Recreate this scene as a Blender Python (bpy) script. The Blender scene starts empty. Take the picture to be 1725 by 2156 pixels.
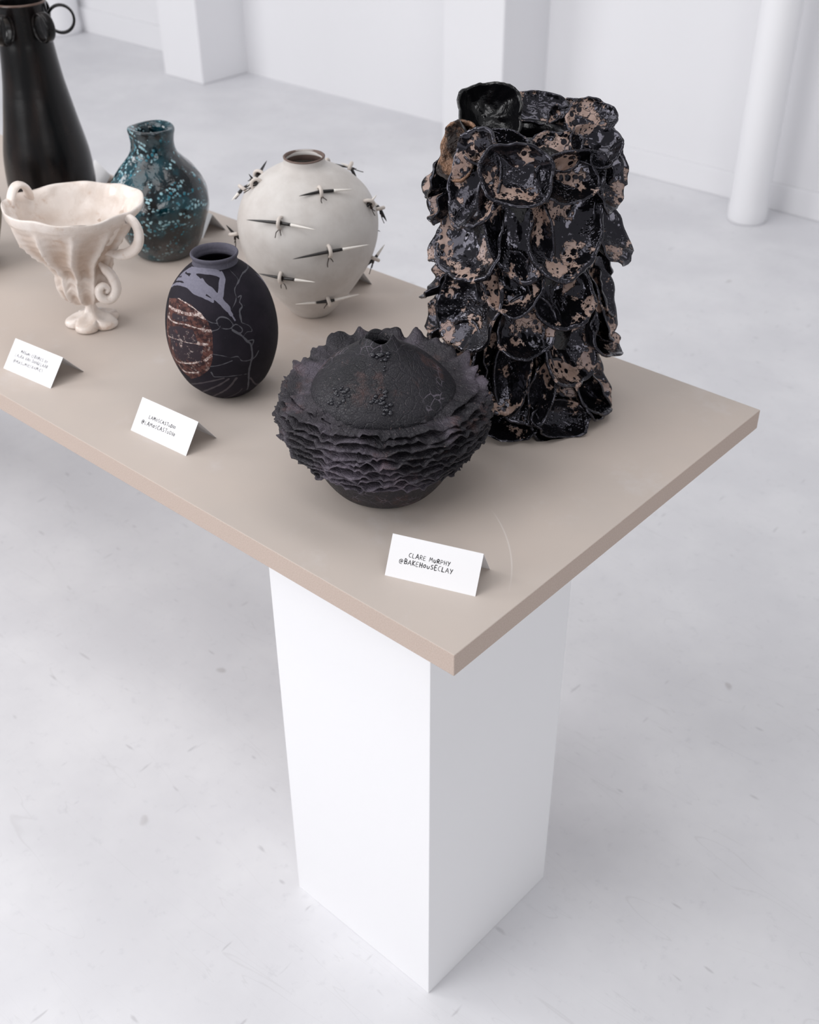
import bpy, bmesh, math, random
import numpy as np
from mathutils import Vector, Matrix, noise as mnoise
PI = math.pi
S = bpy.context.scene
COL = S.collection
random.seed(7)

# ------------------------------------------------------------------ camera
def make_camera():
    yaw, pitch, roll = -0.7263, -0.6159, -0.0075
    f = Vector((math.sin(yaw)*math.cos(pitch), math.cos(yaw)*math.cos(pitch), math.sin(pitch)))
    r = Vector((math.cos(yaw), -math.sin(yaw), 0)); u = r.cross(f)
    r2 = r*math.cos(roll) + u*math.sin(roll); u2 = -r*math.sin(roll) + u*math.cos(roll)
    cam = bpy.data.cameras.new('camera'); o = bpy.data.objects.new('camera', cam); COL.objects.link(o)
    m = Matrix((r2, u2, -f)).transposed().to_4x4(); m.translation = Vector((0.6649, -0.8288, 1.8656))
    o.matrix_world = m
    cam.sensor_fit = 'VERTICAL'; cam.sensor_height = 36.0; cam.sensor_width = 28.8
    cam.lens = 2465.1/2156*36.0
    cam.clip_start = 0.02; cam.clip_end = 100
    cam.dof.use_dof = True; cam.dof.focus_distance = 1.62; cam.dof.aperture_fstop = 5.6
    S.camera = o
make_camera()

# ------------------------------------------------------------------ world, lights, exposure
w = bpy.data.worlds.new('world'); S.world = w; w.use_nodes = True
wn = w.node_tree.nodes['Background']; wn.inputs[0].default_value = (0.97, 0.97, 1.0, 1); wn.inputs[1].default_value = 0.37
def area(name, loc, target, sx, sy, power, color):
    l = bpy.data.lights.new(name, 'AREA'); l.shape = 'RECTANGLE'; l.size = sx; l.size_y = sy; l.energy = power; l.color = color
    o = bpy.data.objects.new(name, l); COL.objects.link(o); o.location = loc
    o.rotation_euler = (Vector(target) - Vector(loc)).to_track_quat('-Z', 'Y').to_euler()
    return o
LC = (1.0, 0.99, 1.0)
area('window_light', (-2.0, -3.9, 2.5), (-0.6, 0.4, 0.7), 2.4, 1.9, 72, LC)
area('high_fill_light', (-1.8, -2.4, 4.2), (-0.5, 0.4, 0.7), 2.8, 2.2, 50, LC)  # added fill from high left, brightens the table top; not an actual window
for ly in (-.9, 1.1):
    area('overhead_fill_light', (-1.0, ly, 4.5), (-1.0, ly, 0), 4.6, .9, 32, LC)  # invented overhead strips: fill for upward faces, narrow reflections in dark glazes
area('right_fill_light', (3.5, -2.0, 2.8), (-0.3, 0.4, 0.7), 1.8, 1.5, 34, LC)  # added fill that lifts the right-hand floor and plinth face; no window there
area('back_wall_fill_light', (-6.5, -2.5, 3.0), (-4.0, 3.8, 0.6), 3.0, 2.2, 150, LC)  # added fill aimed at the back wall, stands for no known window
S.view_settings.view_transform = 'Standard'; S.view_settings.look = 'None'
S.view_settings.gamma = 1.0; S.view_settings.use_curve_mapping = False
S.view_settings.exposure = 0.0

# ------------------------------------------------------------------ helpers
def srgb(r, g, b):
    f = lambda c: (c/255/12.92) if c/255 <= 0.04045 else ((c/255+0.055)/1.055)**2.4
    return (f(r), f(g), f(b), 1)
def link(o): COL.objects.link(o); return o
def meshobj(name, verts, faces, mat, parent=None, smooth=True):
    me = bpy.data.meshes.new(name); me.from_pydata([tuple(map(float, v)) for v in verts], [], faces); me.update()
    if smooth: me.polygons.foreach_set('use_smooth', [True]*len(me.polygons))
    if mat: me.materials.append(mat)
    o = link(bpy.data.objects.new(name, me))
    if parent: o.parent = parent
    return o
def root(name, label, cat, loc, rz=0, group=None):
    o = link(bpy.data.objects.new(name, None)); o.empty_display_size = .05
    o.location = loc; o.rotation_euler = (0, 0, rz); o['label'] = label; o['category'] = cat
    if group: o['group'] = group
    return o
def boxmesh(name, x0, x1, y0, y1, z0, z1, mat, parent=None, bev=0.0):
    bm = bmesh.new(); bmesh.ops.create_cube(bm, size=1)
    for v in bm.verts:
        v.co = ((x0+x1)/2+v.co.x*(x1-x0), (y0+y1)/2+v.co.y*(y1-y0), (z0+z1)/2+v.co.z*(z1-z0))
    if bev: bmesh.ops.bevel(bm, geom=bm.edges[:], offset=bev, segments=2, affect='EDGES', profile=.5)
    me = bpy.data.meshes.new(name); bm.to_mesh(me); bm.free(); me.materials.append(mat)
    o = link(bpy.data.objects.new(name, me))
    if parent: o.parent = parent
    return o
def grid_faces(nr, nc, wrap=True, off=0):
    f = []
    for i in range(nr-1):
        for j in range(nc if wrap else nc-1):
            k = (j+1) % nc
            f.append((off+i*nc+j, off+i*nc+k, off+(i+1)*nc+k, off+(i+1)*nc+j))
    return f
def catmull(pts, n):
    """dense smooth resampling of a list of points (any dimension)"""
    P = np.array(pts, float); P = np.vstack([2*P[0]-P[1], P, 2*P[-1]-P[-2]]); out = []
    for i in range(1, len(P)-2):
        for t in np.linspace(0, 1, n, endpoint=False):
            a, b, c, d = P[i-1], P[i], P[i+1], P[i+2]
            out.append(.5*((2*b)+(-a+c)*t+(2*a-5*b+4*c-d)*t*t+(-a+3*b-3*c+d)*t**3))
    out.append(P[-2]); return np.array(out)
def nz(x, y, z, s=1.0, seed=0.0): return mnoise.noise(Vector((x*s+seed, y*s-seed*.7, z*s+seed*.3)))
def fbm(x, y, z, s, seed=0.0): return nz(x, y, z, s, seed)+.5*nz(x, y, z, 2*s, seed+3)+.25*nz(x, y, z, 4*s, seed+9)
def lathe(name, prof, n, mat, parent, disp=None, dense=6):
    """prof: (r, z) from the outer foot over the rim to the inner floor"""
    P = catmull(prof, dense); V = []
    for r, z in P:
        r = max(r, 0.0)
        for j in range(n):
            a = 2*PI*j/n; x, y, zz = r*math.cos(a), r*math.sin(a), z
            if disp: x, y, zz = disp(x, y, zz, a, r)
            V.append((x, y, max(zz, 0)))
    F = grid_faces(len(P), n); F.append(tuple(reversed(range(n)))); F.append(tuple(range((len(P)-1)*n, len(P)*n)))
    return meshobj(name, V, F, mat, parent)
def tube(path, rad, n=8, flat=None, cap=True):
    """verts, faces of a tube along path; rad a number or list; flat=(axis vector, scale) widens it along axis"""
    P = [Vector(p) for p in path]; V = []; N = len(P)
    up = None
    for i, p in enumerate(P):
        t = (P[min(i+1, N-1)]-P[max(i-1, 0)]).normalized()
        if up is None: up = t.orthogonal().normalized()
        if flat: up = Vector(flat[0])
        s = (up - t*up.dot(t)).normalized(); b = t.cross(s)
        if not flat: up = s
        r = rad[i] if hasattr(rad, '__len__') else rad
        for j in range(n):
            a = 2*PI*j/n
            V.append(p + s*math.cos(a)*r*(flat[1] if flat else 1) + b*math.sin(a)*r)
    F = grid_faces(N, n)
    if cap: F.append(tuple(reversed(range(n)))); F.append(tuple(range((N-1)*n, N*n)))
    return V, F
def merge(parts):
    V = []; F = []
    for v, f in parts:
        o = len(V); V += list(v); F += [tuple(i+o for i in q) for q in f]
    return V, F

# ------------------------------------------------------------------ materials
class M:
    def __init__(s, name, base=(0.8, 0.8, 0.8, 1), rough=0.5, spec=0.5, metal=0.0):
        s.m = bpy.data.materials.new(name); s.m.use_nodes = True; s.t = s.m.node_tree
        s.b = s.t.nodes['Principled BSDF']; s.b.inputs['Base Color'].default_value = base
        s.b.inputs['Roughness'].default_value = rough; s.b.inputs['Specular IOR Level'].default_value = spec
        s.b.inputs['Metallic'].default_value = metal
        s.co = s.t.nodes.new('ShaderNodeTexCoord').outputs['Object']
    def n(s, typ, **kw):
        nd = s.t.nodes.new(typ)
        for k, v in kw.items():
            if k in nd.inputs: s.set(nd, k, v)
            else: setattr(nd, k, v)
        return nd
    def set(s, nd, k, v):
        if hasattr(v, 'links'): s.t.links.new(v, nd.inputs[k])
        else: nd.inputs[k].default_value = v
    def noise(s, scale, detail=4, rough=.55, co=None, dist=0.0):
        nd = s.n('ShaderNodeTexNoise', Scale=scale, Detail=detail, Roughness=rough, Distortion=dist); s.t.links.new(co or s.co, nd.inputs['Vector']); return nd.outputs['Fac']
    def vor(s, scale, feature='F1', out='Distance', co=None, rnd=1.0):
        nd = s.n('ShaderNodeTexVoronoi', Scale=scale, Randomness=rnd); nd.feature = feature; s.t.links.new(co or s.co, nd.inputs['Vector']); return nd.outputs[out]
    def warp(s, scale, amt, co=None):
        nd = s.n('ShaderNodeTexNoise', Scale=scale, Detail=3); s.t.links.new(co or s.co, nd.inputs['Vector'])
        a = s.n('ShaderNodeVectorMath', operation='SCALE'); s.t.links.new(nd.outputs['Color'], a.inputs[0]); a.inputs['Scale'].default_value = amt
        b = s.n('ShaderNodeVectorMath', operation='ADD'); s.t.links.new(co or s.co, b.inputs[0]); s.t.links.new(a.outputs[0], b.inputs[1]); return b.outputs[0]
    def mapv(s, scale, co=None):
        nd = s.n('ShaderNodeMapping'); s.t.links.new(co or s.co, nd.inputs['Vector']); nd.inputs['Scale'].default_value = scale; return nd.outputs[0]
    def ramp(s, fac, a, b, inv=False):
        nd = s.n('ShaderNodeMapRange'); nd.interpolation_type = 'SMOOTHSTEP'; s.t.links.new(fac, nd.inputs[0])
        nd.inputs[1].default_value = a; nd.inputs[2].default_value = b
        nd.inputs[3].default_value = 1 if inv else 0; nd.inputs[4].default_value = 0 if inv else 1; return nd.outputs[0]
    def math(s, op, a, b=0.5):
        nd = s.n('ShaderNodeMath', operation=op)
        for i, v in enumerate((a, b)):
            if hasattr(v, 'links'): s.t.links.new(v, nd.inputs[i])
            else: nd.inputs[i].default_value = v
        return nd.outputs[0]
    def mix(s, fac, a, b):
        nd = s.n('ShaderNodeMix', data_type='RGBA')
        for k, v in ((0, fac), (6, a), (7, b)):
            if hasattr(v, 'links'): s.t.links.new(v, nd.inputs[k])
            else: nd.inputs[k].default_value = v
        return nd.outputs[2]
    def attr(s, name): return s.n('ShaderNodeAttribute', attribute_name=name).outputs['Fac']
    def color(s, c): s.set(s.b, 'Base Color', c)
    def rough(s, c): s.set(s.b, 'Roughness', c)
    def lerp(s, fac, a, b):
        nd = s.n('ShaderNodeMapRange'); s.t.links.new(fac, nd.inputs[0]); nd.inputs[3].default_value = a; nd.inputs[4].default_value = b; return nd.outputs[0]
    def bump(s, h, strength=.3, dist=.01):
        nd = s.n('ShaderNodeBump', Strength=strength, Distance=dist); s.t.links.new(h, nd.inputs['Height'])
        s.t.links.new(nd.outputs[0], s.b.inputs['Normal']); return nd

m = M('white_wall_paint', (.80, .80, .82, 1), .6, .3); m.color(m.mix(m.noise(1.3, 3), (.79, .79, .81, 1), (.83, .83, .85, 1))); WALL = m.m
m = M('white_column_paint', (.84, .84, .86, 1), .5, .3); COLM = m.m
# painted concrete floor: mottling, small scuffs, dents and hairline scratches
m = M('painted_concrete_floor', rough=.42, spec=.35)
base = m.mix(m.ramp(m.noise(2.2, 5, .6), .35, .7), (.70, .70, .725, 1), (.78, .78, .80, 1))
base = m.mix(m.math('MULTIPLY', m.ramp(m.noise(34, 5, .7), .56, .72), .25), base, (.52, .52, .55, 1))
wc = m.warp(6, .14)
sp = m.vor(7.0, co=wc); big = m.noise(3.3, 2)
spot = m.math('MULTIPLY', m.ramp(sp, .035, .085, True), m.ramp(big, .50, .60))
base = m.mix(m.math('MULTIPLY', spot, .5), base, (.42, .40, .40, 1))
for sc, seed in (((3.2, 11, 1), 0), ((12, 2.6, 1), 1)):
    v = m.vor(1.9, co=m.warp(3.1+seed, .25, m.mapv(sc)))
    base = m.mix(m.math('MULTIPLY', m.ramp(v, .03, .09, True), .42), base, (.40, .39, .41, 1))
scr = m.noise(2.0, 2, co=m.mapv((.6, 5, 1)), dist=1.2)
base = m.mix(m.math('MULTIPLY', m.ramp(m.math('ABSOLUTE', m.math('SUBTRACT', scr, .52)), .0, .0035, True), .22), base, (.5, .49, .5, 1))
m.color(base); m.rough(m.lerp(m.noise(5, 4), .34, .55)); m.bump(m.noise(40, 5), .06, .004); FLOOR = m.m
# mdf board
m = M('grey_brown_fibreboard', rough=.55, spec=.3)
c = m.mix(m.ramp(m.noise(3.0, 4), .3, .7), srgb(193, 183, 175), srgb(203, 190, 180))
c = m.mix(m.math('MULTIPLY', m.noise(900, 2), .35), c, srgb(182, 172, 165))
c = m.mix(m.math('MULTIPLY', m.ramp(m.noise(7, 5, .7), .55, .75), .25), c, srgb(214, 212, 214))
sx = m.n('ShaderNodeSeparateXYZ'); m.t.links.new(m.co, sx.inputs[0])
dv = m.n('ShaderNodeVectorMath', operation='DISTANCE'); m.t.links.new(m.co, dv.inputs[0]); dv.inputs[1].default_value = (-.3085, -.0119, .9)
arc = m.ramp(m.math('ABSOLUTE', m.math('SUBTRACT', dv.outputs['Value'], .3223)), .0004, .0016, True)
arc = m.math('MULTIPLY', arc, m.math('MULTIPLY', m.ramp(sx.outputs[0], -.165, -.12), m.ramp(sx.outputs[1], .13, .20)))
c = m.mix(m.math('MULTIPLY', arc, .4), c, srgb(226, 220, 216))
m.color(c); m.bump(m.noise(1200, 3), .12, .0008); MDF = m.m
m = M('fibreboard_cut_edge', rough=.8, spec=.15)
c = m.mix(m.noise(500, 3), srgb(176, 156, 144), srgb(210, 196, 186)); m.color(c); m.bump(m.noise(900, 3), .3, .001); MDFE = m.m
PLINTHM = M('plinth_white_paint', (.90, .90, .915, 1), .5, .3).m
CARD = M('white_card_stock', (.85, .85, .865, 1), .7, .2).m
INK = M('black_pen_ink', (.03, .03, .035, 1), .6, .2).m
INKF = M('faint_pen_ink', (.16, .16, .18, 1), .6, .2).m

# ------------------------------------------------------------------ room
def struct(o): o['kind'] = 'structure'; return o
struct(boxmesh('floor', -10, 4.5, -7, 3.9, -.1, 0, FLOOR))
struct(boxmesh('wall_back', -10, 4.5, 3.88, 4.05, 0, 3.6, WALL))
struct(boxmesh('wall_left', -10.15, -10, -7, 4.05, 0, 3.6, WALL))
struct(boxmesh('trim_1', -5.11, -4.767, 3.54, 3.885, 0, 3.6, WALL, bev=.006))
struct(boxmesh('trim_2', -2.985, -2.635, 3.54, 3.885, 0, 3.6, WALL, bev=.006))
struct(boxmesh('baseboard_left', -10, -5.11, 3.862, 3.882, 0, .15, WALL, bev=.004))
struct(boxmesh('baseboard_right', -2.635, 4.5, 3.862, 3.882, 0, .115, WALL, bev=.004))
def column(name, x, y, r, lab):
    V = []; n = 48
    prof = [(r*1.0, 0), (r*1.04, .012), (r*1.05, .05), (r*1.02, .085), (r, .10), (r, 3.6)]
    for a, z in prof:
        V += [(a*math.cos(2*PI*j/n), a*math.sin(2*PI*j/n), z) for j in range(n)]
    F = grid_faces(len(prof), n)+[tuple(reversed(range(n))), tuple(range((len(prof)-1)*n, len(prof)*n))]
    o = meshobj(name, V, F, COLM); o.location = (x, y, 0); struct(o)
column('trim_3', -1.425, 3.69, .078, '')
column('trim_4', -6.45, 3.76, .13, '')

# ------------------------------------------------------------------ table
T = .9
tab = root('display_table', 'long grey-brown fibreboard table top laid on white plinths', 'table', (0, 0, 0))
def slab():
    """board with a faintly uneven sawn edge: top/bottom faces one part, cut edge another"""
    o = boxmesh('board', -3.1, 0, 0, .7795, T-.0347, T, MDF, tab, bev=.0012)
    o.data.materials.append(MDFE)
    for p in o.data.polygons:
        if abs(p.normal.z) < .5 : p.material_index = 1
slab()
def plinth(x, y, a, label):
    r = root('plinth', label, 'plinth', (x, y, 0), a, 'white plinths under the table')
    boxmesh('body', -.3301, 0, 0, .3301, 0, T-.0349, PLINTHM, r, bev=.0012)
    return r
plinth(-.0998, .0725, -.0222, 'tall white square plinth under the near corner of the table')
plinth(-2.55, .0725, -.01, 'white square plinth under the far left end of the table')

# ------------------------------------------------------------------ place cards
FONT = {
'A': [[(0, 0), (.45, 1), (.85, 0)], [(.15, .35), (.72, .38)]], 'B': [[(.05, 0), (.1, 1), (.55, .85), (.5, .58), (.1, .52), (.65, .38), (.6, .08), (.05, 0)]],
'C': [[(.65, .95), (.25, .85), (.05, .45), (.2, .08), (.6, .02)]], 'D': [[(.05, 0), (.1, 1), (.6, .75), (.65, .3), (.05, 0)]],
'E': [[(.6, 1), (.1, .96), (.06, 0), (.6, .03)], [(.08, .5), (.5, .53)]], 'G': [[(.65, .9), (.25, .9), (.05, .45), (.25, .05), (.6, .1), (.62, .42), (.35, .42)]],
'H': [[(.05, 1), (.05, 0)], [(.62, 1), (.6, 0)], [(.05, .5), (.6, .52)]], 'I': [[(.2, 1), (.18, 0)]], 'K': [[(.05, 1), (.05, 0)], [(.6, .95), (.08, .45), (.62, 0)]],
'L': [[(.12, 1), (.05, .02), (.6, 0)]], 'M': [[(0, 0), (.15, .95), (.42, .35), (.7, .95), (.85, 0)]], 'N': [[(.02, 0), (.08, 1), (.6, .05), (.66, 1)]],
'O': [[(.35, .85), (.08, .55), (.12, .15), (.4, .08), (.6, .4), (.5, .8), (.35, .85)]], 'P': [[(.05, 0), (.1, 1), (.6, .82), (.5, .5), (.08, .45)]],
'R': [[(.05, 0), (.1, 1), (.58, .82), (.48, .52), (.08, .48), (.65, 0)]], 'S': [[(.55, .95), (.18, .85), (.15, .58), (.52, .42), (.5, .1), (.05, .05)]],
'T': [[(0, .98), (.75, 1)], [(.38, 1), (.35, 0)]], 'U': [[(.05, .8), (.1, .15), (.35, .05), (.55, .25), (.58, .8)]], 'V': [[(0, .95), (.3, 0), (.62, .95)]],
'W': [[(0, .95), (.2, 0), (.42, .7), (.65, 0), (.85, .95)]], 'Y': [[(.02, .98), (.32, .5)], [(.66, .98), (.22, -.12)]],
'@': [[(.62, .35), (.42, .3), (.36, .55), (.58, .7), (.66, .4), (.85, .45), (.85, .8), (.55, 1.02), (.15, .85), (.02, .4), (.2, 0), (.7, -.05)]]}
WID = {'I': .42, 'M': 1.02, 'A': .98, 'W': 1.0, '@': 1.15, ' ': .65}
def lettering(lines, mat, parent, o, u, v, n, pw):
    """handwritten capitals: pen strokes as flat ribbons of ink on the card face"""
    rnd = random.Random(len(lines[0][0])*13); V = []; F = []
    for text, u0, u1, v0, v1, h in lines:
        tot = sum(WID.get(c, .82) for c in text); x = 0
        for ch in text:
            wd = WID.get(ch, .82); s = (u1-u0)/tot; hh = h*rnd.uniform(.85, 1.12)
            if ch in 'UO': hh *= .8
            b = v0+(v1-v0)*(x/tot)+rnd.uniform(-.03, .05)*h; pr = pw*rnd.uniform(.7, 1.35)
            for st in FONT.get(ch, []):
                pts = [(u0+(x+.05+px*.86)*s, b+py*hh) for px, py in st]
                if len(pts) > 3: pts = [tuple(q) for q in catmull(pts, 3)]
                for k in range(len(pts)-1):
                    a, c = np.array(pts[k]), np.array(pts[k+1]); d = c-a; L = np.linalg.norm(d)
                    if L < 1e-6: continue
                    d /= L; pn = np.array([-d[1], d[0]])*pr/2; a = a-d*pr*.3; c = c+d*pr*.3
                    i = len(V)
                    for q in (a-pn, c-pn, c+pn, a+pn):
                        V.append(o+u*q[0]+v*q[1]+n*.00025)
                    F.append((i, i+1, i+2, i+3))
            x += wd
    return meshobj('lettering', V, F, mat, parent, smooth=False)
def place_card(x, y, a, wd, L, lean, label, lines=None, ink=None, pw=.0005):
    r = root('place_card', label, 'card', (x, y, T), a, 'folded white place cards')
    t = .00035; h = L*math.cos(lean); d = L*math.sin(lean)
    up = Vector((0, math.sin(lean), math.cos(lean))); nn = Vector((0, -math.cos(lean), math.sin(lean)))
    def panel(name, p0, p1):
        q = Vector((0, p1[1]-p0[1], p1[0]-p0[0])).normalized(); no = Vector((0, q.z, -q.y))*t
        V = []
        for s in (0, 1):
            for xx in (0, wd):
                for p in (p0, p1):
                    V.append(Vector((xx, p[1], p[0]))+no*s)
        return meshobj(name, V, [(0, 1, 3, 2), (4, 6, 7, 5), (0, 2, 6, 4), (1, 5, 7, 3), (0, 4, 5, 1), (2, 3, 7, 6)], CARD, r, False)
    f = panel('front_panel', (0, 0), (h, d)); panel('back_panel', (h, d), (0, 2*d))
    if lines: lettering(lines, ink, r, Vector((0, 0, 0)), Vector((1, 0, 0)), up, nn, pw)
    return r
place_card(-.1702, .0609, .3543, .1265, .0567, .575, 'folded white card nearest the table corner, reading CLARE MURPHY', 
  [('CLARE MURPHY', .0275, .0862, .0306, .0312, .0058), ('@BAKEHOUSECLAY', .0158, .0915, .0206, .0220, .0062)], INK, .0008)
place_card(-.7251, .0703, .0618, .1265, .0561, .6308, 'folded white card in front of the striped vase, reading LAMOSCASTUDIO',
  [('LAMOSCASTUDIO', .0275, .0880, .0290, .0308, .0056), ('@LAMOSCASTUDIO', .0160, .0920, .0175, .0200, .0062)], INK, .0007)
place_card(-1.0596, .0541, .0929, .1238, .0563, .7072, 'folded white card with three faint handwritten lines, in front of the goblet',
  [('MASUMI CERAMICS BY', .0254, .0951, .0362, .0364, .0052), ('LAURA VAN DONGELAAR', .0150, .0999, .0272, .0286, .0052), ('@MASUMICERAMICS', .0161, .0930, .0168, .0195, .0052)], INKF, .00055)
place_card(-1.3711, .6659, -.03, .1265, .0545, .62, 'folded white card half hidden behind the teal vase')
place_card(-.9398, .6674, -.04, .1265, .0550, .62, 'folded white card behind the round quill vase, only its shaded end showing')
place_card(-1.7388, .7154, -.35, .1265, .0545, .62, 'folded white card between the tall black vase and the teal vase')

# ------------------------------------------------------------------ pale vase with quills
m = M('pale_stoneware', rough=.62, spec=.25)
c = m.mix(m.ramp(m.noise(9, 5, .65), .35, .7), srgb(207, 203, 199), srgb(190, 184, 179))
c = m.mix(m.ramp(m.vor(60, co=m.warp(20, .03)), .0, .035, True), c, srgb(110, 100, 96)); m.color(c)
m.bump(m.noise(60, 4), .12, .002); PALE = m.m
m = M('brown_clay_rim', rough=.6, spec=.3); m.color(m.mix(m.noise(60, 3), srgb(92, 76, 70), srgb(120, 102, 94))); RIMB = m.m
BLKQ = M('black_quill', (.012, .010, .010, 1), .3, .5).m; WHQ = M('ivory_quill', (.82, .78, .73, 1), .35, .5).m
LUG = M('ivory_clay', srgb(205, 196, 188), .5, .4).m; CORD = M('dark_brown_cord', srgb(48, 36, 32), .7, .2).m
WC = (-.8138, .5659)
qv = root('quill_vase', 'round pale grey vase stuck with black and ivory quills', 'vase', (*WC, T))
def wob(x, y, z, a, r): 
    k = 1+.006*nz(x, y, z, 12, 2); return x*k, y*k, z
lathe('body', [(.030, 0), (.0359, .0015), (.044, .010), (.0597, .0293), (.0775, .051), (.0928, .0733), (.1065, .0950), (.1165, .1173), (.1232, .139), (.1264, .1613), (.1263, .184), (.1208, .2053), (.1120, .2250), (.0997, .2404), (.082, .2560), (.062, .2690), (.046, .2765), (.0400, .2800), (.0372, .2835), (.0364, .2885), (.0362, .2925), (.0345, .2945), (.0328, .2925), (.0325, .2850), (.040, .272), (.07, .25), (.09, .2), (.08, .12), (.03, .06), (0, .05)], 128, PALE, qv, wob, 5)
V = []
for k, (r, z) in enumerate([(.0366, .2925), (.0368, .2940), (.0350, .2955), (.0330, .2940), (.0322, .2900), (.0322, .284), (.036, .2755)]):
    V += [(r*math.cos(2*PI*j/72), r*math.sin(2*PI*j/72), z+.0006*math.sin(2*2*PI*j/72)) for j in range(72)]
o = meshobj('rim', V, grid_faces(7, 72), RIMB, qv); o['label'] = 'brown unglazed rim and throat'
QUILLS = [([0.0715, -0.0355, 0.2545], [0.471, -0.2336, 0.8506], [0.0582, -0.0719, 0.2566], [0.1031, 0.0138, 0.2553], 'bw'), ([0.0457, -0.1066, 0.2161], [0.3595, -0.8396, 0.4072], [-0.0094, -0.135, 0.2162], [0.1082, -0.0857, 0.2139], 'bw'), ([0.1113, -0.0597, 0.1689], [0.8812, -0.4727, -0.0097], [0.0837, -0.1197, 0.1653], [0.1492, 0.0024, 0.1708], 'bw'), ([0.0418, -0.1088, 0.1178], [0.335, -0.8725, -0.3556], [0.0024, -0.1289, 0.1188], [0.105, -0.0896, 0.119], 'bw'), ([0.0748, -0.0325, 0.0574], [0.7351, -0.3197, -0.5978], [0.0366, -0.0781, 0.0522], [0.114, 0.0098, 0.0644], 'wbw'), ([-0.0467, -0.0717, 0.2508], [-0.2957, -0.4542, 0.8404], [-0.0593, -0.0782, 0.27], [-0.0305, -0.0665, 0.23], 'bw'), ([0.0196, 0.0909, 0.252], [0.1129, 0.5227, 0.845], [0.0333, 0.0964, 0.2355], [0.0067, 0.083, 0.2621], 'bw'), ([0.1045, 0.0471, 0.2197], [0.8179, 0.3687, 0.4417], [0.0968, 0.0279, 0.2017], [0.1141, 0.0616, 0.2349], 'bw'), ([0.098, 0.0639, 0.1126], [0.7713, 0.5028, -0.3903], [0.0855, 0.0399, 0.0919], [0.1081, 0.086, 0.1341], 'bw'), ([-0.0803, -0.1009, 0.1619], [-0.6219, -0.7816, -0.0485], [-0.0958, -0.11, 0.1774], [-0.0628, -0.0916, 0.143], 'bw'), ([-0.0911, -0.063, 0.23], [-0.6716, -0.4644, 0.5773], [-0.0844, -0.0488, 0.2413], [-0.1031, -0.0861, 0.2136], 'bw'), ([0.085, 0.0933, 0.1925], [0.6592, 0.7235, 0.2047], [0.1023, 0.0988, 0.172], [0.0708, 0.0893, 0.2105], 'bw')]
def quill(i, L, N, A, B, kind, full=True):
    L, N, A, B = map(Vector, (L, N, A, B)); rnd = random.Random(i)
    d = (B-A).normalized(); c = L+N*.0045
    dn = (d-N*d.dot(N)).normalized(); ax = dn
    s = ax.cross(N).normalized()
    # clay lug: an arch over the quill, both feet on the wall
    pts = []
    for k in range(13):
        a = -.25+(PI+.5)*k/12
        pts.append(L+N*(.0008+.0110*math.sin(a))+s*(.0095*math.cos(a)))
    v, f = tube(pts, .0029, 10, (ax, 1.15)); lug = meshobj('lug', v, f, LUG, qv)
    c = L+N*.0042
    # the quill in one, two or three coloured lengths
    n = 28; path = []; rad = []
    tc = (c-A).dot(d)/max((B-A).length, 1e-6); tc = min(max(tc, .2), .8)
    for k in range(n+1):
        t = k/n; p = A*(1-t)+B*t if False else None
        if t < tc: q = A.lerp(c, t/tc)
        else: q = c.lerp(B, (t-tc)/(1-tc))
        path.append(q); rad.append(.0002+.0028*math.sin(PI*min(1, t*1.0))**.75)
    sw = {'bw': [(0, .64, BLKQ), (.64, 1, WHQ)], 'wbw': [(0, .33, WHQ), (.33, .62, BLKQ), (.62, 1, WHQ)]}[kind]
    qo = None
    for a, b, mt in sw:
        ia, ib = int(round(a*n)), int(round(b*n)); v, f = tube(path[ia:ib+1], rad[ia:ib+1], 8)
        if qo is None: qo = meshobj('quill', v, f, mt, qv)
        else: meshobj('quill_tip', v, f, mt, qo)
    # cord: wraps and two hanging ends
    P = []
    wr = [c+ax*(.0012*(k/12-1))+N*(.0042*math.cos(k*.9))+s*(.0042*math.sin(k*.9)) for k in range(22)]
    P.append(tube(wr, .0008, 6))
    dn2 = Vector((0, 0, -1)); dn2 = (dn2-N*dn2.dot(N)).normalized()
    base = L+dn2*.0095+N*.004
    v, f = tube([base-dn2*.006, base, base+dn2*.002], [.0012, .0022, .0010], 6); P.append((v, f))
    for sg in (-1, 1):
        q = [base, base+dn2*.004+s*0+ax*sg*.002, base+dn2*(.009+rnd.uniform(-.002, .002))+ax*sg*.0045+N*.001, base+dn2*(.013+rnd.uniform(-.004, .005))+ax*sg*.005+N*.002]
        P.append(tube([tuple(k) for k in catmull([tuple(x) for x in q], 4)], .00075, 6))
    v, f = merge(P); meshobj('cord', v, f, CORD, lug)
for i, q in enumerate(QUILLS): quill(i, *q)
# the far side carries the same quills in the same spiral
for i, (az, z, ln) in enumerate([(1.9, .25, .10), (2.6, .20, .12), (1.6, .14, .12), (2.3, .10, .11), (3.1, .15, .12), (3.6, .25, .10), (1.9, .055, .1), (2.9, .06, .1)]):
    Z = [0, .0293, .0733, .1173, .1613, .2053, .2404, .2727]; R_ = [.0359, .0597, .0928, .1165, .1264, .1208, .0997, .053]
    r = float(np.interp(z, Z, R_)); sl = (float(np.interp(z+.01, Z, R_))-float(np.interp(z-.01, Z, R_)))/.02
    N = Vector((math.cos(az), math.sin(az), -sl)).normalized(); L = Vector((r*math.cos(az), r*math.sin(az), z)); t = Vector((-math.sin(az), math.cos(az), .12*(-1)**i))
    quill(40+i, L, N, L+N*.008-t*ln/2, L+N*.008+t*ln/2, 'bw')

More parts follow.
